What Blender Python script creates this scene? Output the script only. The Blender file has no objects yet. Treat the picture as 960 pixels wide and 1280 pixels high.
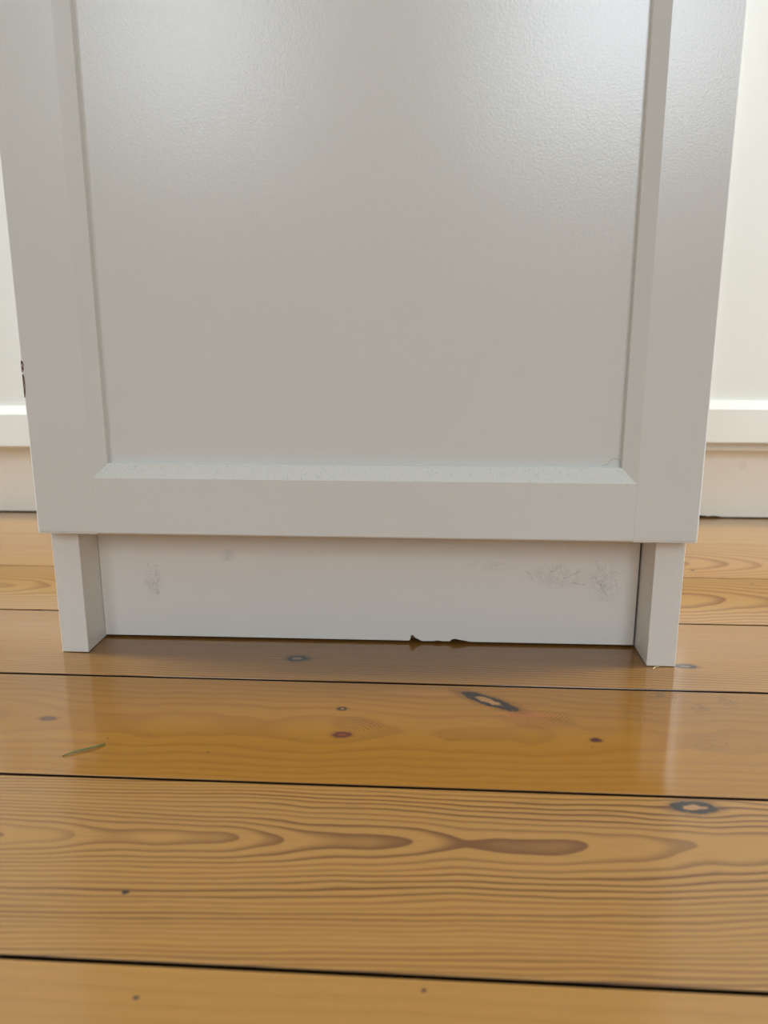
import bpy, bmesh, math, random
from mathutils import Vector, Matrix
random.seed(7)
S = bpy.context.scene
COL = S.collection

# ---------------------------------------------------------------- camera
FPX = 994.2
cam_d = bpy.data.cameras.new('camera'); cam = bpy.data.objects.new('camera', cam_d); COL.objects.link(cam)
pitch, roll, yaw = -.23087, -.00093, .06243
cy_, sy_, cp_, sp_ = math.cos(yaw), math.sin(yaw), math.cos(pitch), math.sin(pitch)
Fv = Vector((-sy_*cp_, cy_*cp_, sp_)); Rv = Vector((cy_, sy_, 0)); Uv = Rv.cross(Fv)
R2 = math.cos(roll)*Rv + math.sin(roll)*Uv; U2 = -math.sin(roll)*Rv + math.cos(roll)*Uv
M = Matrix((R2, U2, -Fv)).transposed().to_4x4(); M.translation = Vector((.2453, -.46568, .21336))
cam.matrix_world = M
cam_d.sensor_fit = 'VERTICAL'; cam_d.sensor_height = 36; cam_d.lens = FPX/1280*36
cam_d.clip_start = .01
cam_d.dof.use_dof = True; cam_d.dof.focus_distance = .50; cam_d.dof.aperture_fstop = 9.0
S.camera = cam
S.view_settings.view_transform = 'Standard'; S.view_settings.look = 'None'
S.view_settings.exposure = -3.45; S.view_settings.gamma = 1; S.view_settings.use_curve_mapping = False

# ---------------------------------------------------------------- world and daylight through the front windows, fill from added side windows
W = bpy.data.worlds.new('world'); S.world = W; W.use_nodes = True
W.node_tree.nodes['Background'].inputs[0].default_value = (.72, .85, 1, 1)
W.node_tree.nodes['Background'].inputs[1].default_value = 1.5
XL, XR, YF, YB, ZC = -1.5, 1.85, -3.9, .70, 2.6       # room: left, right, behind the camera, behind the cabinets, ceiling
# windows: name -> (wall, a0, a1, z0, z1, power)   a runs along the wall
WIN = {'window_1': ('front', .62, 1.75, 1.20, 2.5, 440, (.78, .89, 1)),
       'window_2': ('front', -1.42, -.62, 1.20, 2.5, 215, (.78, .89, 1)),
       'added_window_3': ('right', .02, .36, .45, 2.45, 800, (.86, .95, 1)),  # unseen side window, added to brighten the back cabinets
       'added_window_4': ('left', .02, .36, .45, 2.45, 800, (.83, .94, 1))}  # its left counterpart, likewise added as fill for the back row
for n, (side, a0, a1, z0, z1, pw, colr) in WIN.items():
    ld = bpy.data.lights.new('daylight_and_fill', 'AREA'); ld.shape = 'RECTANGLE'; ld.size = a1-a0; ld.size_y = z1-z0
    ld.energy = pw; ld.color = colr
    lo = bpy.data.objects.new('daylight_and_fill', ld); COL.objects.link(lo)  # daylight at the front pair, added fill at the side pair
    m = (a0+a1)/2; zc = (z0+z1)/2
    if side == 'front': lo.location = (m, YF+.01, zc); lo.rotation_euler = (math.pi/2, 0, 0)
    if side == 'right': lo.location = (XR-.01, m, zc); lo.rotation_euler = (math.pi/2, 0, math.pi/2)
    if side == 'left': lo.location = (XL+.01, m, zc); lo.rotation_euler = (math.pi/2, 0, -math.pi/2)
    # an area light shines along its local -Z
    if side == 'front': lo.rotation_euler = (-math.pi/2, 0, math.pi)

# ---------------------------------------------------------------- node helper
class E:
    """a float socket with arithmetic"""
    def __init__(s, nt, v): s.nt = nt; s.v = v
    def _m(s, op, *a, clamp=False):
        n = s.nt.nodes.new('ShaderNodeMath'); n.operation = op; n.use_clamp = clamp
        for i, x in enumerate((s,)+a):
            x = x.v if isinstance(x, E) else x
            if isinstance(x, (int, float)): n.inputs[i].default_value = x
            else: s.nt.links.new(x, n.inputs[i])
        return E(s.nt, n.outputs[0])
    def __add__(s, o): return s._m('ADD', o)
    def __radd__(s, o): return s._m('ADD', o)
    def __sub__(s, o): return s._m('SUBTRACT', o)
    def __rsub__(s, o): return (s*-1)+o
    def __mul__(s, o): return s._m('MULTIPLY', o)
    def __rmul__(s, o): return s._m('MULTIPLY', o)
    def __truediv__(s, o): return s._m('DIVIDE', o)
    def pw(s, o): return s._m('POWER', o)
    def sq(s): return s*s
    def sqrt(s): return s._m('SQRT')
    def frac(s): return s._m('FRACT')
    def exp(s): return s._m('EXPONENT')
    def clamp(s): return s._m('ADD', 0., clamp=True)
    def sstep(s, a, b):            # smooth step from a to b (a may be above b)
        n = s.nt.nodes.new('ShaderNodeMapRange'); n.interpolation_type = 'SMOOTHSTEP'
        s.nt.links.new(s.v, n.inputs[0])
        lo, hi, t0, t1 = (a, b, 0, 1) if a < b else (b, a, 1, 0)
        for i, x in enumerate((lo, hi, t0, t1)): n.inputs[i+1].default_value = x
        return E(s.nt, n.outputs[0])

def xyz(nt):
    tc = nt.nodes.new('ShaderNodeTexCoord'); sp = nt.nodes.new('ShaderNodeSeparateXYZ')
    nt.links.new(tc.outputs['Object'], sp.inputs[0])
    return [E(nt, sp.outputs[i]) for i in range(3)]

def noise(nt, x, y, z, detail=2., rough=.5):      # signed, about -0.5..0.5
    c = nt.nodes.new('ShaderNodeCombineXYZ')
    for i, a in enumerate((x, y, z)):
        if isinstance(a, E): nt.links.new(a.v, c.inputs[i])
        else: c.inputs[i].default_value = a
    n = nt.nodes.new('ShaderNodeTexNoise'); n.inputs['Scale'].default_value = 1
    n.inputs['Detail'].default_value = detail; n.inputs['Roughness'].default_value = rough
    nt.links.new(c.outputs[0], n.inputs['Vector'])
    return E(nt, n.outputs[0]) - .5

def mix(nt, a, b, f):
    n = nt.nodes.new('ShaderNodeMix'); n.data_type = 'RGBA'; n.clamp_factor = True
    for s, v in ((6, a), (7, b)):
        if isinstance(v, tuple): n.inputs[s].default_value = (*v, 1)
        else: nt.links.new(v, n.inputs[s])
    if isinstance(f, E): nt.links.new(f.v, n.inputs[0])
    else: n.inputs[0].default_value = f
    return n.outputs[2]

def srgb(r, g, b):
    f = lambda c: (c/255/12.92) if c/255 <= .04045 else ((c/255+.055)/1.055)**2.4
    return (f(r), f(g), f(b))

def new_mat(name):
    m = bpy.data.materials.new(name); m.use_nodes = True
    nt = m.node_tree; return m, nt, nt.nodes['Principled BSDF']

def bump(nt, bs, h, dist, strength=1., coat=False):
    b = nt.nodes.new('ShaderNodeBump'); b.inputs['Distance'].default_value = dist; b.inputs['Strength'].default_value = strength
    nt.links.new(h.v, b.inputs['Height']); nt.links.new(b.outputs[0], bs.inputs['Normal'])
    if coat: nt.links.new(b.outputs[0], bs.inputs['Coat Normal'])

def plain(name, colr, rough=.5, spec=.5):
    m, nt, bs = new_mat(name)
    x, y, z = xyz(nt)
    n = noise(nt, x*40, y*40, z*40, 3)
    c = mix(nt, tuple(k*.93 for k in colr), tuple(min(1, k*1.05) for k in colr), n+.5)
    nt.links.new(c, bs.inputs['Base Color']); bs.inputs['Roughness'].default_value = rough
    bs.inputs['Specular IOR Level'].default_value = spec
    return m

# white foil of the cabinets: faint orange peel, semi-gloss
def foil(name, colr=(.80, .77, .705), dust=False, scuffs=(), rough=.24, spec=1.):
    m, nt, bs = new_mat(name)
    x, y, z = xyz(nt)
    big = noise(nt, x*6, y*6, z*6, 1)*.5
    c = mix(nt, tuple(k*.975 for k in colr), tuple(min(1, k*1.015) for k in colr), big+.5)
    if dust:       # grey specks that settled on the upward bevel
        sp = noise(nt, x*700, y*700, z*600, 3, .75)
        patch = noise(nt, x*60, y*60, z*60, 2)
        c = mix(nt, c, (.36, .34, .30), sp.sstep(.08, .19)*(patch*1.6+.5).clamp()*.85)
        c = mix(nt, c, (.9, .87, .82), sp.sstep(-.08, -.18)*.5)
    for (sx, sz, rx, rz, amt) in scuffs:   # smudges left by shoes and the mop
        d = ((x-sx)/rx).sq() + ((z-sz)/rz).sq()
        w = noise(nt, x*260+sx*90, y*10, z*320, 4, .72)
        lines = (w*w)*-5200
        c = mix(nt, c, (.22, .20, .18), lines.exp()*d.sstep(1.1, .1)*amt)
        c = mix(nt, c, (.62, .60, .57), d.sstep(1.2, .0)*noise(nt, x*90, 0., z*90, 2).sstep(-.1, .35)*amt*.6)
    nt.links.new(c, bs.inputs['Base Color'])
    bs.inputs['Roughness'].default_value = rough; bs.inputs['Specular IOR Level'].default_value = spec
    bump(nt, bs, noise(nt, x*900, y*900, z*900, 1)+noise(nt, x*120, y*120, z*70, 1)*.2, .00006, .7)
    return m

# ---------------------------------------------------------------- pine floorboards
EARLY, LATE = srgb(226, 178, 112), srgb(176, 108, 52)
def pine(name, yc=0., yk=0., c0=.03, ck=.09, ring=.0036, wob=.004, early=EARLY, late=LATE, contrast=.8, seed=0.,
         knots=(), dots=(), scribbles=(), coat_r=.13, streaks=(), ripples=()):
    early = tuple(k*t for k, t in zip(early, (.44, .385, .22))); late = tuple(k*t for k, t in zip(late, (.32, .285, .12)))
    m, nt, bs = new_mat(name)
    X, Y, Z = xyz(nt)
    x, y = X, Y
    # growth rings bend around each knot
    for (kx, ky, ax, ay, ang, core, rim, bend) in knots:
        if bend <= 0: continue
        g = (((X-kx)/(ax*2.6)).sq() + ((Y-ky)/(ay*2.4)).sq())*-1
        y = y + (Y-ky)*g.exp()*(-bend)
    w1 = noise(nt, X*5.5, y*26, seed, 2.5, .5)
    w2 = noise(nt, X*22, y*130, seed+5, 2, .5)
    v = y - (X*yk + yc) + w1*wob*1.6 + w2*wob*.22
    c = X*ck + c0 + noise(nt, X*14, y*8, seed+9, 2)*wob*1.5
    r = (v.sq() + c.sq()).sqrt()
    ph = r/ring + noise(nt, X*1.3, y*9, seed+2, 1)*1.5
    fr = ph.frac()
    lw = fr.sstep(.42, .93)*fr.sstep(1., .95)
    # the strength of the bands varies from ring to ring
    var = noise(nt, ph._m('FLOOR')*.37, X*2.0, seed+3, 1)*1.3+.62
    lw = (lw*var*contrast).clamp()
    base = mix(nt, early, tuple(a*.80+b*.12 for a, b in zip(early, late)), noise(nt, X*3, Y*30, seed+4, 3)+.5)
    col = mix(nt, base, late, lw)
    fib = noise(nt, X*26, Y*1500, seed+6, 2, .6)
    col = mix(nt, col, tuple(k*.62 for k in late), fib.sstep(.02, .4)*.38)
    flk = noise(nt, X*60, Y*420, seed+8, 2, .6)
    col = mix(nt, col, tuple(k*.75 for k in late), flk.sstep(.13, .3)*.30)
    for (sx, sy, rx, ry, cc, amt) in streaks:
        d = ((X-sx)/rx).sq() + ((Y-sy)/ry).sq() + noise(nt, X*40, Y*300, seed+1, 2)*.9
        col = mix(nt, col, cc, d.sstep(1., .1)*amt)
    for (rx_, ry_, sx_, sy_, ox, oy, sp_r) in ripples:       # wavy figure that trails a knot
        d = ((X-rx_)/sx_).sq() + ((Y-ry_)/sy_).sq()
        q = ((X-ox).sq() + ((Y-oy)*1.5).sq()).sqrt()/sp_r + noise(nt, X*60, Y*90, seed, 2)*2.2
        col = mix(nt, col, tuple(k*.8 for k in late), q.frac().sstep(.45, .9)*q.frac().sstep(1., .93)*d.sstep(1., .3)*.75)
    for i, (kx, ky, ax, ay, ang, core, rim, bend) in enumerate(knots):
        ca, sa = math.cos(ang), math.sin(ang)
        u = (X-kx)*ca + (Y-ky)*sa; q = (Y-ky)*ca - (X-kx)*sa
        nn = noise(nt, X*240, Y*340, seed+i, 2)*.75
        d = ((u/ax).sq() + (q/ay).sq()).sqrt() + nn
        halo = tuple(a*.6+b*.25 for a, b in zip(late, rim))
        col = mix(nt, col, halo, d.sstep(1.9, .9)*.55)
        rr = (d*7.).frac()
        col = mix(nt, col, rim, d.sstep(1.18, .96))
        corec = mix(nt, core, tuple(k*.6 for k in core), rr.sstep(.3, .8)*.6)
        col = mix(nt, col, corec, d.sstep(.58, .38)*.8)
    for (dx, dy, dr, cc) in dots:
        d = (((X-dx)/(dr*1.25)).sq() + ((Y-dy)/dr).sq()).sqrt() + noise(nt, X*500, Y*500, seed, 1)*.8
        col = mix(nt, col, cc, d.sstep(1.1, .7))
    gouge = None
    for (sx, sy, rx, ry, amt) in scribbles:        # dents and scratches through the lacquer
        d = ((X-sx)/rx).sq() + ((Y-sy)/ry).sq()
        w = noise(nt, X*130+sx*50, Y*210, seed+11, 3, .7)
        msk = ((w*w)*-1500).exp()*d.sstep(1.1, .4)
        w3 = noise(nt, X*60, Y*60, seed+4, 1).sstep(-.06, .06)
        msk = msk*w3
        col = mix(nt, col, srgb(84, 56, 28), msk*amt)
        gouge = msk if gouge is None else gouge+msk
    col = mix(nt, col, (.010, .007, .006), Z.sstep(-.00005, -.0005))      # grime down in the joints
    nt.links.new(col, bs.inputs['Base Color'])
    bs.inputs['Roughness'].default_value = .42
    bs.inputs['Specular IOR Level'].default_value = .12
    nt.links.new(Z.sstep(-.0007, -.0001).v, bs.inputs['Coat Weight'])
    bs.inputs['Coat IOR'].default_value = 1.5
    rn = noise(nt, X*12, Y*40, seed, 2)*.06 + coat_r
    nt.links.new(rn.v, bs.inputs['Coat Roughness'])
    h = lw*-.35 + noise(nt, X*30, Y*260, seed, 2)*.9 + noise(nt, X*9, Y*14, seed+2, 1)*6.
    if gouge is not None: h = h - gouge*2.
    bump(nt, bs, h, .00012, .45, coat=True)
    return m

# ---------------------------------------------------------------- mesh helpers
def add_box(bm, x0, x1, y0, y1, z0, z1, bevel=0., seg=2, mi=0):
    v = [bm.verts.new((x, y, z)) for x in (x0, x1) for y in (y0, y1) for z in (z0, z1)]
    q = [(0, 1, 3, 2), (4, 6, 7, 5), (0, 4, 5, 1), (2, 3, 7, 6), (0, 2, 6, 4), (1, 5, 7, 3)]
    fs = [bm.faces.new([v[i] for i in f]) for f in q]
    for f in fs: f.material_index = mi
    if bevel > 0:
        es = {e for f in fs for e in f.edges}
        bmesh.ops.bevel(bm, geom=list(es), offset=bevel, segments=seg, affect='EDGES', profile=.5)

def add_prism(bm, pts, axis, a0, a1, mi=0):
    """extrude a closed 2-D outline along an axis; pts are the other two coordinates in order"""
    def P(p, a):
        if axis == 'x': return (a, p[0], p[1])
        if axis == 'y': return (p[0], a, p[1])
        return (p[0], p[1], a)
    A = [bm.verts.new(P(p, a0)) for p in pts]; B = [bm.verts.new(P(p, a1)) for p in pts]
    n = len(pts); fs = [bm.faces.new(A), bm.faces.new(list(reversed(B)))]
    for i in range(n): fs.append(bm.faces.new((A[i], B[i], B[(i+1) % n], A[(i+1) % n])))
    for f in fs: f.material_index = mi
    return fs

def obj(name, bm, mats, parent=None, smooth=False):
    bmesh.ops.recalc_face_normals(bm, faces=bm.faces)
    me = bpy.data.meshes.new(name); bm.to_mesh(me); bm.free()
    for mt in (mats if isinstance(mats, (list, tuple)) else [mats]): me.materials.append(mt)
    if smooth:
        for p in me.polygons: p.use_smooth = True
    o = bpy.data.objects.new(name, me); COL.objects.link(o)
    if parent is not None: o.parent = parent
    return o

def box(name, x0, x1, y0, y1, z0, z1, mat, parent=None, bevel=0., seg=2):
    bm = bmesh.new(); add_box(bm, x0, x1, y0, y1, z0, z1, bevel, seg); return obj(name, bm, mat, parent)

def tube_bm(bm, pts, rad, sides=6):
    pts = [Vector(p) for p in pts]; rings = []
    for i, p in enumerate(pts):
        t = (pts[min(i+1, len(pts)-1)]-pts[max(i-1, 0)]).normalized()
        a = t.cross(Vector((.13, .31, 1))).normalized(); b = t.cross(a)
        r = rad(i/(len(pts)-1)) if callable(rad) else rad
        rings.append([bm.verts.new(p+a*r*math.cos(2*math.pi*k/sides)+b*r*math.sin(2*math.pi*k/sides)) for k in range(sides)])
    for A, B in zip(rings, rings[1:]):
        for k in range(sides): bm.faces.new((A[k], A[(k+1) % sides], B[(k+1) % sides], B[k]))
    bm.faces.new(rings[0]); bm.faces.new(list(reversed(rings[-1])))

def empty(name, loc, label, cat, group=None):
    o = bpy.data.objects.new(name, None); COL.objects.link(o); o.location = loc
    o['label'] = label; o['category'] = cat
    if group: o['group'] = group
    return o

# ---------------------------------------------------------------- materials
M_foil = foil('white_foil')
M_panel = foil('panel_foil', colr=(.89, .84, .755), rough=.4, spec=.4)
M_foil_dust = foil('dusty_foil', colr=(.80, .765, .68), dust=True)
M_plinth = foil('scuffed_foil', colr=(.93, .87, .775), rough=.4, spec=.4, scuffs=[(.054, .041, .0075, .013, .45), (.107, .061, .006, .006, .3),
                                    (.330, .050, .022, .010, .4), (.362, .046, .015, .018, .4), (.285, .056, .02, .004, .35)])
M_chip = plain('bare_fibreboard', srgb(92, 52, 34), .9, .1)
M_core = plain('fibreboard_core', srgb(104, 78, 58), .9, .1)
M_wall = plain('wall_paint', (.20, .21, .22), .85, .2)
M_ceil = plain('ceiling_paint', (.84, .84, .82), .9, .2)
M_dark = plain('subfloor_dark', (.012, .009, .007), .95, .05)
M_trim = plain('trim_paint', (.80, .79, .77), .45)

# ---------------------------------------------------------------- room shell
def struct(o): o['kind'] = 'structure'; return o
floor = struct(box('floor', XL-.12, XR+.12, YF-.12, YB+.12, -.12, -.022, M_dark))
def wall(name, side):
    bm = bmesh.new(); T = .12
    wins = sorted([w for w in WIN.values() if w[0] == side], key=lambda w: w[1])
    lo, hi = {'front': (XL-T, XR+T), 'back': (XL-T, XR+T), 'left': (YF, YB), 'right': (YF, YB)}[side]
    segs = []; cur = lo
    for w in wins:
        segs += [(cur, w[1], -.02, ZC), (w[1], w[2], -.02, w[3]), (w[1], w[2], w[4], ZC)]; cur = w[2]
    segs.append((cur, hi, -.02, ZC))
    for a0, a1, z0, z1 in segs:
        if side == 'front': add_box(bm, a0, a1, YF-T, YF, z0, z1)
        if side == 'back': add_box(bm, a0, a1, YB, YB+T, z0, z1)
        if side == 'left': add_box(bm, XL-T, XL, a0, a1, z0, z1)
        if side == 'right': add_box(bm, XR, XR+T, a0, a1, z0, z1)
    return struct(obj(name, bm, M_wall))
for s in ('front', 'back', 'left', 'right'): wall('wall_'+s, s)
struct(box('ceiling', XL-.12, XR+.12, YF-.12, YB+.12, ZC, ZC+.1, M_ceil))
M_glass, gnt, gb = new_mat('window_glass')
gb.inputs['Transmission Weight'].default_value = 1; gb.inputs['Roughness'].default_value = 0; gb.inputs['IOR'].default_value = 1.45
for n, (side, a0, a1, z0, z1, pw, _) in WIN.items():
    def bx(bm, p0, p1, d0, d1, q0, q1):      # p along the wall, d from the room face outward
        if side == 'front': add_box(bm, p0, p1, YF-d1, YF-d0, q0, q1, .002, 1)
        if side == 'left': add_box(bm, XL-d1, XL-d0, p0, p1, q0, q1, .002, 1)
        if side == 'right': add_box(bm, XR+d0, XR+d1, p0, p1, q0, q1, .002, 1)
    bm = bmesh.new(); t = .05
    bx(bm, a0, a0+t, .04, .1, z0, z1); bx(bm, a1-t, a1, .04, .1, z0, z1)
    bx(bm, a0+t, a1-t, .04, .1, z0, z0+t); bx(bm, a0+t, a1-t, .04, .1, z1-t, z1)
    wo = struct(obj(n, bm, M_trim))
    bm = bmesh.new(); bx(bm, (a0+a1)/2-.025, (a0+a1)/2+.025, .045, .095, z0+t, z1-t); obj('mullion', bm, M_trim, wo)
    for p0, p1 in ((a0+t, (a0+a1)/2-.025), ((a0+a1)/2+.025, a1-t)):
        bm = bmesh.new(); bx(bm, p0, p1, .068, .072, z0+t, z1-t); obj('pane', bm, M_glass, wo)
def skirting(name, *b): return struct(box(name, *b, M_trim, bevel=.003))
skirting('baseboard_left', XL, XL+.015, YF, YB, .001, .12)
skirting('baseboard_right', XR-.015, XR, YF, YB, .001, .12)
skirting('baseboard_front', XL+.015, XR-.015, YF, YF+.015, .001, .12)
skirting('baseboard_back', XL+.015, XR-.015, YB-.015, YB, .001, .12)

# ---------------------------------------------------------------- floorboards
P0, PITCH = .09582, .11218
DK, BLK = srgb(70, 42, 24), srgb(36, 24, 20)
special = {
 # k counts boards from the joint under the protruding cabinet towards the camera
 4: dict(yc=-.33, c0=.012, ck=.01, ring=.0062, wob=.007, contrast=.30, late=srgb(172, 120, 66), early=srgb(198, 150, 92), seed=3.1,
         dots=[(.151, -.255, .0009, BLK), (.2446, -.2463, .0009, DK)]),
 3: dict(yc=-.1765, yk=.032, c0=.004, ck=.052, ring=.0028, wob=.0075, contrast=1.35, early=srgb(198, 150, 92), late=srgb(132, 78, 32), seed=1.7,
         knots=[(.3655, -.1366, .0098, .0042, .05, srgb(150, 104, 62), srgb(20, 14, 11), .75)],
         dots=[(.1288, -.2066, .0014, BLK)], coat_r=.2),
 2: dict(yc=-.075, c0=.05, ck=.015, ring=.0036, wob=.007, contrast=.42, early=srgb(188, 134, 58), late=srgb(144, 88, 34), seed=8.3,  # wood tones darkened here: shade on the near floor put into the colour
         knots=[(.0329, -.0727, .0045, .0022, 0, srgb(84, 50, 32), srgb(70, 38, 24), .5),
                (.1955, -.0515, .0026, .0019, 0, srgb(140, 92, 52), srgb(34, 18, 11), .6),
                (.1984, -.0808, .0048, .0028, .12, srgb(108, 48, 26), srgb(72, 34, 22), .6),
                (.2795, -.0366, .0175, .0050, -.59, srgb(150, 106, 58), srgb(26, 15, 9), .5),
                (.3331, -.0783, .0028, .0020, 0, BLK, srgb(66, 32, 22), .6)],
         dots=[(.1319, -.1026, .0005, BLK), (.3296, -.0858, .0005, DK), (.075, -.092, .0006, DK)],
         streaks=[(.30, -.052, .02, .005, srgb(150, 84, 40), .6), (.24, -.028, .03, .004, srgb(150, 96, 56), .35), (.19, -.036, .008, .0006, srgb(110, 60, 30), .8)],
         scribbles=[(.398, -.028, .028, .020, .95), (.372, -.020, .014, .012, .35), (.392, -.078, .016, .012, .35), (.362, -.05, .012, .012, .25)], coat_r=.10,
         ripples=[(.306, -.058, .026, .013, .262, -.030, .0021), (.2050, -.068, .018, .010, .1984, -.078, .0026)]),
 1: dict(yc=-.06, c0=.05, ck=.02, ring=.0024, wob=.0045, contrast=1.0, early=srgb(212, 160, 100), late=srgb(160, 96, 52), seed=4.2,
         knots=[(.1581, .0170, .0068, .0042, 0, srgb(150, 112, 78), srgb(20, 13, 11), .8),
                (.4085, .0195, .0068, .0030, 0, srgb(120, 105, 90), srgb(26, 20, 18), .7)],
         streaks=[(.47, .0145, .045, .0006, srgb(96, 56, 34), .8), (.01, .0315, .05, .0005, srgb(130, 84, 50), .7)], coat_r=.11),
 0: dict(yc=.152, c0=.06, ck=.055, ring=.0028, wob=.005, contrast=1.15, early=srgb(228, 180, 124), late=srgb(184, 116, 62), seed=6.6,
         dots=[(.5157, .1929, .0011, BLK)]),
 -1: dict(yc=.255, c0=.02, ck=.10, ring=.0034, wob=.003, contrast=.9, early=srgb(240, 190, 146), late=srgb(196, 128, 84), seed=9.9,
          dots=[(.4779, .229, .0018, BLK)]),
 -2: dict(yc=.40, c0=.15, ck=.02, ring=.005, wob=.004, contrast=.25, early=srgb(232, 188, 146), late=srgb(205, 142, 98), seed=2.2,
          dots=[(.5349, .4027, .002, DK), (.5562, .3897, .0015, DK)]),
}
GAP = {3: .0021, 2: .0020, 1: .0023, 0: .0022, -1: .0014, -2: .0006}    # joint k lies at P0-k*PITCH
common = [pine('pine_%s' % w, yc=yy, c0=.03+.01*i, ck=.06, ring=.0036, wob=.005, contrast=.6, seed=11.+i*3)
          for i, (w, yy) in enumerate((('light', .3), ('warm', .1), ('streaked', -.2)))]
k = -5
while P0-(k)*PITCH > YF:
    y1 = P0-(k-1)*PITCH; y0 = P0-k*PITCH
    g0, g1 = GAP.get(k, .0016)/2, GAP.get(k-1, .0016)/2
    y0, y1 = max(y0+g0, YF), min(y1-g1, YB)
    if y0 < YB:
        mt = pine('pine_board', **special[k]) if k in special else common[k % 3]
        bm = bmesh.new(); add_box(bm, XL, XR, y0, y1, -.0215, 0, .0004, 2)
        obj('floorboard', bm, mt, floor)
    k += 1

# ---------------------------------------------------------------- cabinets
SW, CW, CD, ST, RB = .0374, .0085, .0045, .0050, .0352      # stile width, bevel width and depth, step, rail height
DT, HT = .0160, 2.02
def door_unit(parent, x0, x1, h, y0, top, chip=False):
    """door > (recessed field panel is the door mesh), stile, rail; front face at local y0"""
    D = CD+ST
    bm = bmesh.new(); add_box(bm, x0+SW*.5, x1-SW*.5, y0+D, y0+DT-.0005, h+RB*.5, top-RB*.5)
    d = obj('door', bm, M_foil, parent)
    r = .0009
    for s in (0, 1):      # stiles: profile in x,y extruded up; the bevel mitres into the rails
        X = (lambda t: x0+t) if s == 0 else (lambda t: x1-t)
        pts = [(0, DT), (0, r), (r*.3, r*.3), (r, 0), (SW, 0), (SW+CW, CD), (SW+CW, DT-.001), (SW+CW, DT)]
        bm = bmesh.new()
        add_prism(bm, [(X(a), y0+b) for a, b in pts], 'z', h+.0012, top)
        # rounded lower edge
        pts2 = [(0, DT), (0, r*1.4), (r, .0009), (SW, .0009), (SW, DT)]
        add_prism(bm, [(X(a), y0+b) for a, b in pts2], 'z', h-.0003, h+.0012)
        obj('stile', bm, M_foil, d)
    for s in (0, 1):      # rails: profile in y,z between the stiles, ends cut on the mitre
        Z = (lambda t: h+t) if s == 0 else (lambda t: top-t)
        bm = bmesh.new()
        g = .0003
        prof = [(DT, 0), (.0010, 0), (.0003, .0003), (.0, .0010), (0., RB)]
        # flat body below the bevel
        pr = prof + [(DT, RB)]
        add_prism(bm, [(y0+a, Z(b)) for a, b in pr], 'x', x0+SW+g, x1-SW-g)
        # bevel with the stiles' profile, its ends cut on the mitre, then the step down to the field
        a0, a1 = x0+SW+g, x1-SW-g; b0, b1 = a0+CW, a1-CW
        zz = (Z(RB), Z(RB+CW)); L = []
        for p in ((a0, y0, zz[0]), (a1, y0, zz[0]), (b1, y0+CD, zz[1]), (b0, y0+CD, zz[1]), (b1, y0+DT*.8, zz[1]), (b0, y0+DT*.8, zz[1]),
                  (a0, y0+DT*.8, zz[0]), (a1, y0+DT*.8, zz[0])): L.append(bm.verts.new(p))
        for q, mi in (((0, 1, 2, 3), 1-s), ((3, 2, 4, 5), 0), ((0, 3, 5, 6), 0), ((1, 7, 4, 2), 0), ((5, 4, 7, 6), 0), ((6, 7, 1, 0), 0)):
            f = bm.faces.new([L[t] for t in q]); f.material_index = mi
        obj('rail', bm, [M_foil, M_foil_dust], d)
    return d

def cabinet(loc, rot, x0, x1, doors, depth, label, group=None, gapR=.0006, plinth_chips=(), plin=(.0289, .0289), plbot=.0015):
    """origin at the front left floor corner of the door face plane; doors = [(x0,x1,h)]"""
    root = empty('cabinet', loc, label, 'cabinet', group); root.rotation_euler = (0, 0, rot)
    ya = DT+.0019; yb = ya+depth; t = .018
    for a, b in ((x0, x0+t), (x1-t, x1)):
        box('side_panel', a, b, ya, yb, .0004, HT, M_panel, root, .0002, 1)
    box('top_panel', x0+t+.0002, x1-t-.0002, ya, yb, HT-t, HT, M_foil, root, .0005)
    box('bottom_shelf', x0+t+.0002, x1-t-.0002, ya+.0015, yb-.006, .0815, .0995, M_foil, root, .0005)
    box('back_panel', x0+t+.0002, x1-t-.0002, yb-.004, yb-.001, .03, HT-t-.0003, M_foil, root)
    # plinth: thin foil face over a fibreboard core, chips broken out of the lower edge
    p0, p1 = x0+t+.0003, x1-t-gapR
    pz = plbot; top = .0812
    yl, yr = ya+plin[0], ya+plin[1]
    pts = [(p0, pz)]
    for c in plinth_chips: pts += c
    pts += [(p1, pz), (p1, top), (p0, top)]
    bm = bmesh.new(); add_prism(bm, pts, 'y', 0, .0012)
    for v in bm.verts: v.co.y += yl+(yr-yl)*(v.co.x-p0)/(p1-p0)
    pl = obj('plinth', bm, M_plinth, root)
    bm = bmesh.new(); add_prism(bm, [(p0, pz+.0012), (p1, pz+.0012), (p1, top), (p0, top)], 'y', .0013, .016)
    for v in bm.verts: v.co.y += yl+(yr-yl)*(v.co.x-p0)/(p1-p0)
    obj('core', bm, M_core, pl)
    ds = [door_unit(root, a, b, h, 0, HT-.002) for a, b, h in doors]
    return root, ds, pl

chips = [[(.2306, .0017), (.2312, .0026), (.2318, .0056), (.2330, .0058), (.2345, .0040), (.2372, .0026), (.2392, .0016),
          (.2470, .0016), (.2500, .0022), (.2530, .0017), (.2585, .0018), (.2600, .0034), (.2625, .0036), (.2650, .0030), (.2690, .0024), (.2715, .0017)]]
front, fdoors, fpl = cabinet((0, 0, 0), 0, -.001, .4016, [(0, .4025, .0873)], .28,
    'white framed cabinet standing forward of the others, chipped plinth between two side panels',
    gapR=.0012, plinth_chips=chips, plin=(.0283, .0309), plbot=.0017)
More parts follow.
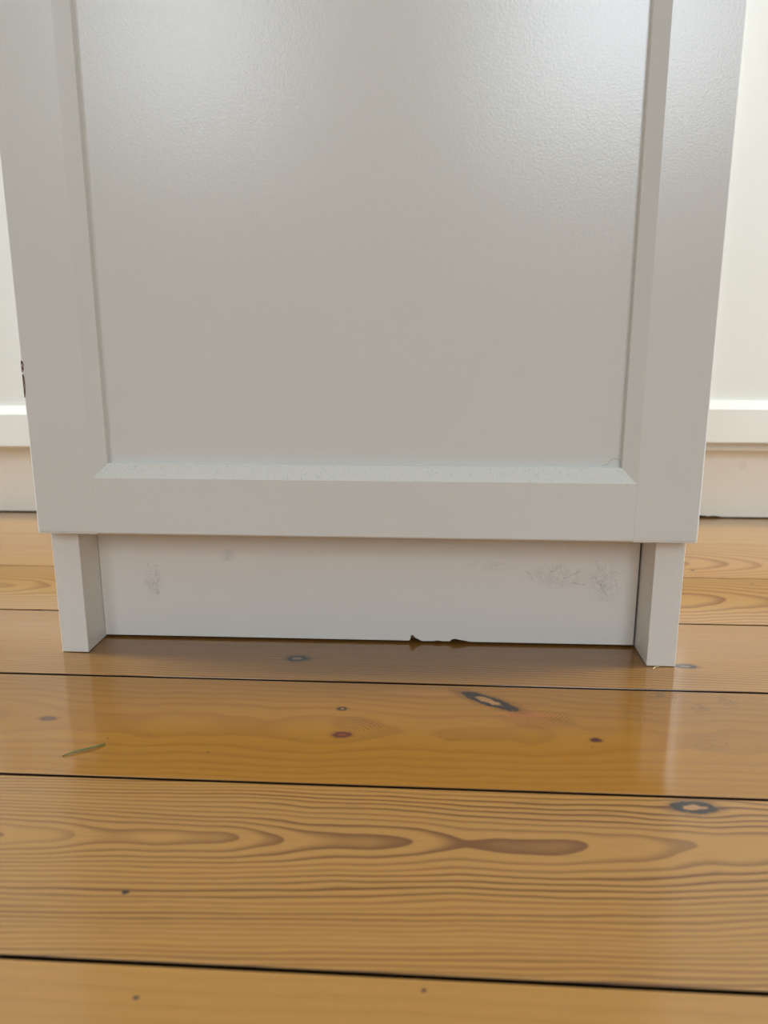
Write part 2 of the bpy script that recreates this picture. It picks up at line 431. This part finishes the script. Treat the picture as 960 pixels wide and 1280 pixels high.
# chipped edge of the left stile: bare fibreboard shows through
for zs in ([(.1862, .0003), (.1875, .0014), (.1890, .0011), (.1905, .0016), (.1925, .0010), (.1930, .0002)],
           [(.1712, .0004), (.1740, .0009), (.1790, .0013), (.1830, .0012), (.1848, .0007), (.1850, .0001)]):
    bm = bmesh.new()
    A = [bm.verts.new((-.00012, .0012, z)) for z, w in zs]; B = [bm.verts.new((.0001, .00018, z)) for z, w in zs]
    C = [bm.verts.new((w+.0003, -.00012, z)) for z, w in zs]; Dv = [bm.verts.new((.0004, .0012, z)) for z, w in zs]
    n = len(zs)
    for i in range(n-1):
        for P, Q in ((A, B), (B, C), (C, Dv), (Dv, A)): bm.faces.new((P[i], P[i+1], Q[i+1], Q[i]))
    bm.faces.new((A[0], B[0], C[0], Dv[0])); bm.faces.new((A[-1], Dv[-1], C[-1], B[-1]))
    ch = obj('paint_chip', bm, M_chip, fdoors[0]); ch['label'] = 'dark brown chip in the white edge'

LEFTX, RIGHTX = -.322, .4835
lc, _, _ = cabinet((LEFTX, .3706+LEFTX*.0087, 0), .0087, 0, .8045, [(0, .4015, .0844), (.403, .8045, .0844)], .28,
    'white cabinet in the back row, seen left of the protruding cabinet')
rc, _, rpl = cabinet((RIGHTX, .3806+RIGHTX*.0088, 0), .0088, 0, .8045, [(0, .4015, .0923), (.403, .8045, .0923)], .28,
    'white cabinet in the back row, seen right of the protruding cabinet, ragged plinth edge',
    plinth_chips=[[(.055, .0015), (.0570, .0022), (.0640, .0030), (.0720, .0026), (.0740, .0018), (.0790, .0027), (.0850, .0024), (.0880, .0015)]])

# ---------------------------------------------------------------- dust fibres caught on the door and the plinth
M_fibre = plain('grey_fibre', (.20, .18, .16), .9, .1)
def wander(x, z, y, n, step, seed, ang):
    rnd = random.Random(seed); pts = []
    for i in range(n):
        pts.append((x, y, z)); ang += rnd.uniform(-.9, .9); x += step*math.cos(ang); z += step*math.sin(ang)
    return pts
bm = bmesh.new()
fib = [(.0545, .044, 9, .0009, 1, 1.2), (.0550, .038, 11, .0007, 2, .2), (.0535, .036, 10, .0006, 3, 2.2), (.0560, .035, 9, .0006, 4, .3), (.0500, .052, 5, .0009, 5, .6), (.058, .052, 5, .0008, 6, 1.9), (.0555, .036, 10, .0005, 16, -.9),
       (.1070, .064, 6, .0009, 7, -.9), (.1075, .060, 5, .0008, 8, -2.1),
       (.3080, .053, 8, .0012, 9, -.2), (.3230, .052, 12, .0010, 10, .3), (.3330, .049, 12, .0011, 11, -.1), (.3500, .0485, 14, .0011, 12, .1),
       (.3560, .055, 9, .0010, 13, 1.8), (.3590, .047, 12, .0011, 14, -1.4), (.3400, .045, 10, .0010, 15, -.4), (.3600, .0465, 8, .0008, 17, 2.2)]
for (x, z, n, st, sd, an) in fib: tube_bm(bm, wander(x, z, .0461+.0022*x/.38, n, st, sd, an), .00006, 4)
o = obj('dust_fibre', bm, M_fibre, front); o['kind'] = 'stuff'; o['label'] = 'fine grey dust fibres clinging to the plinth'
bm = bmesh.new()
pts = [(.3525+.0036*math.cos(math.pi*(1-t/10)), .0062, .1332+.0032*math.sin(math.pi*t/10)) for t in range(11)]
pts = [(.345, .0055, .1322)]+pts+[(.3575, .0055, .1325)]
tube_bm(bm, pts, .00007, 4)
o = obj('hair', bm, M_fibre, front); o['label'] = 'thin curved hair on the lower rail'

# ---------------------------------------------------------------- small things on the floor
m, nt, bs = new_mat('green_grass')
x, y, z = xyz(nt)
nt.links.new(mix(nt, srgb(28, 40, 10), srgb(74, 88, 30), noise(nt, x*300, y*2000, z*10, 2)+.5), bs.inputs['Base Color']); bs.inputs['Roughness'].default_value = .5
bm = bmesh.new(); rows = []
A = Vector((.0593, -.1116, 0)); B = Vector((.0763, -.0987, 0)); d = (B-A).normalized(); nrm = Vector((-d.y, d.x, 0))
for i in range(13):
    t = i/12; p = A.lerp(B, t) + nrm*(-.00045*math.sin(t*3.1)+.0003*math.sin(t*6.2)); w = .0001+.00060*min(1, 3.2*t)*(1-.35*max(0, t-.85)/.15)
    h = .0004+.0005*math.sin(math.pi*t)
    rows.append([bm.verts.new(p+nrm*a*w+Vector((0, 0, h+b))) for a, b in ((-1, .0002), (0, -.0003), (1, .0002), (0, .00002))])
for P, Q in zip(rows, rows[1:]):
    for k2 in range(4): bm.faces.new((P[k2], P[(k2+1) % 4], Q[(k2+1) % 4], Q[k2]))
bm.faces.new(rows[0]); bm.faces.new(list(reversed(rows[-1])))
o = obj('grass_blade', bm, m); o['label'] = 'thin dark green grass blade lying on the floorboards'; o['category'] = 'grass blade'
bm = bmesh.new()
tube_bm(bm, [(.3868, .0135, .0004), (.3880, .0152, .0007), (.3892, .0160, .0009), (.3915, .0172, .0005)], lambda t: .00035*(1-.6*t), 5)
o = obj('wood_splinter', bm, plain('pale_straw', srgb(222, 190, 130), .6)); o['label'] = 'tiny pale splinter on the floor at the foot of the right side panel'; o['category'] = 'splinter'
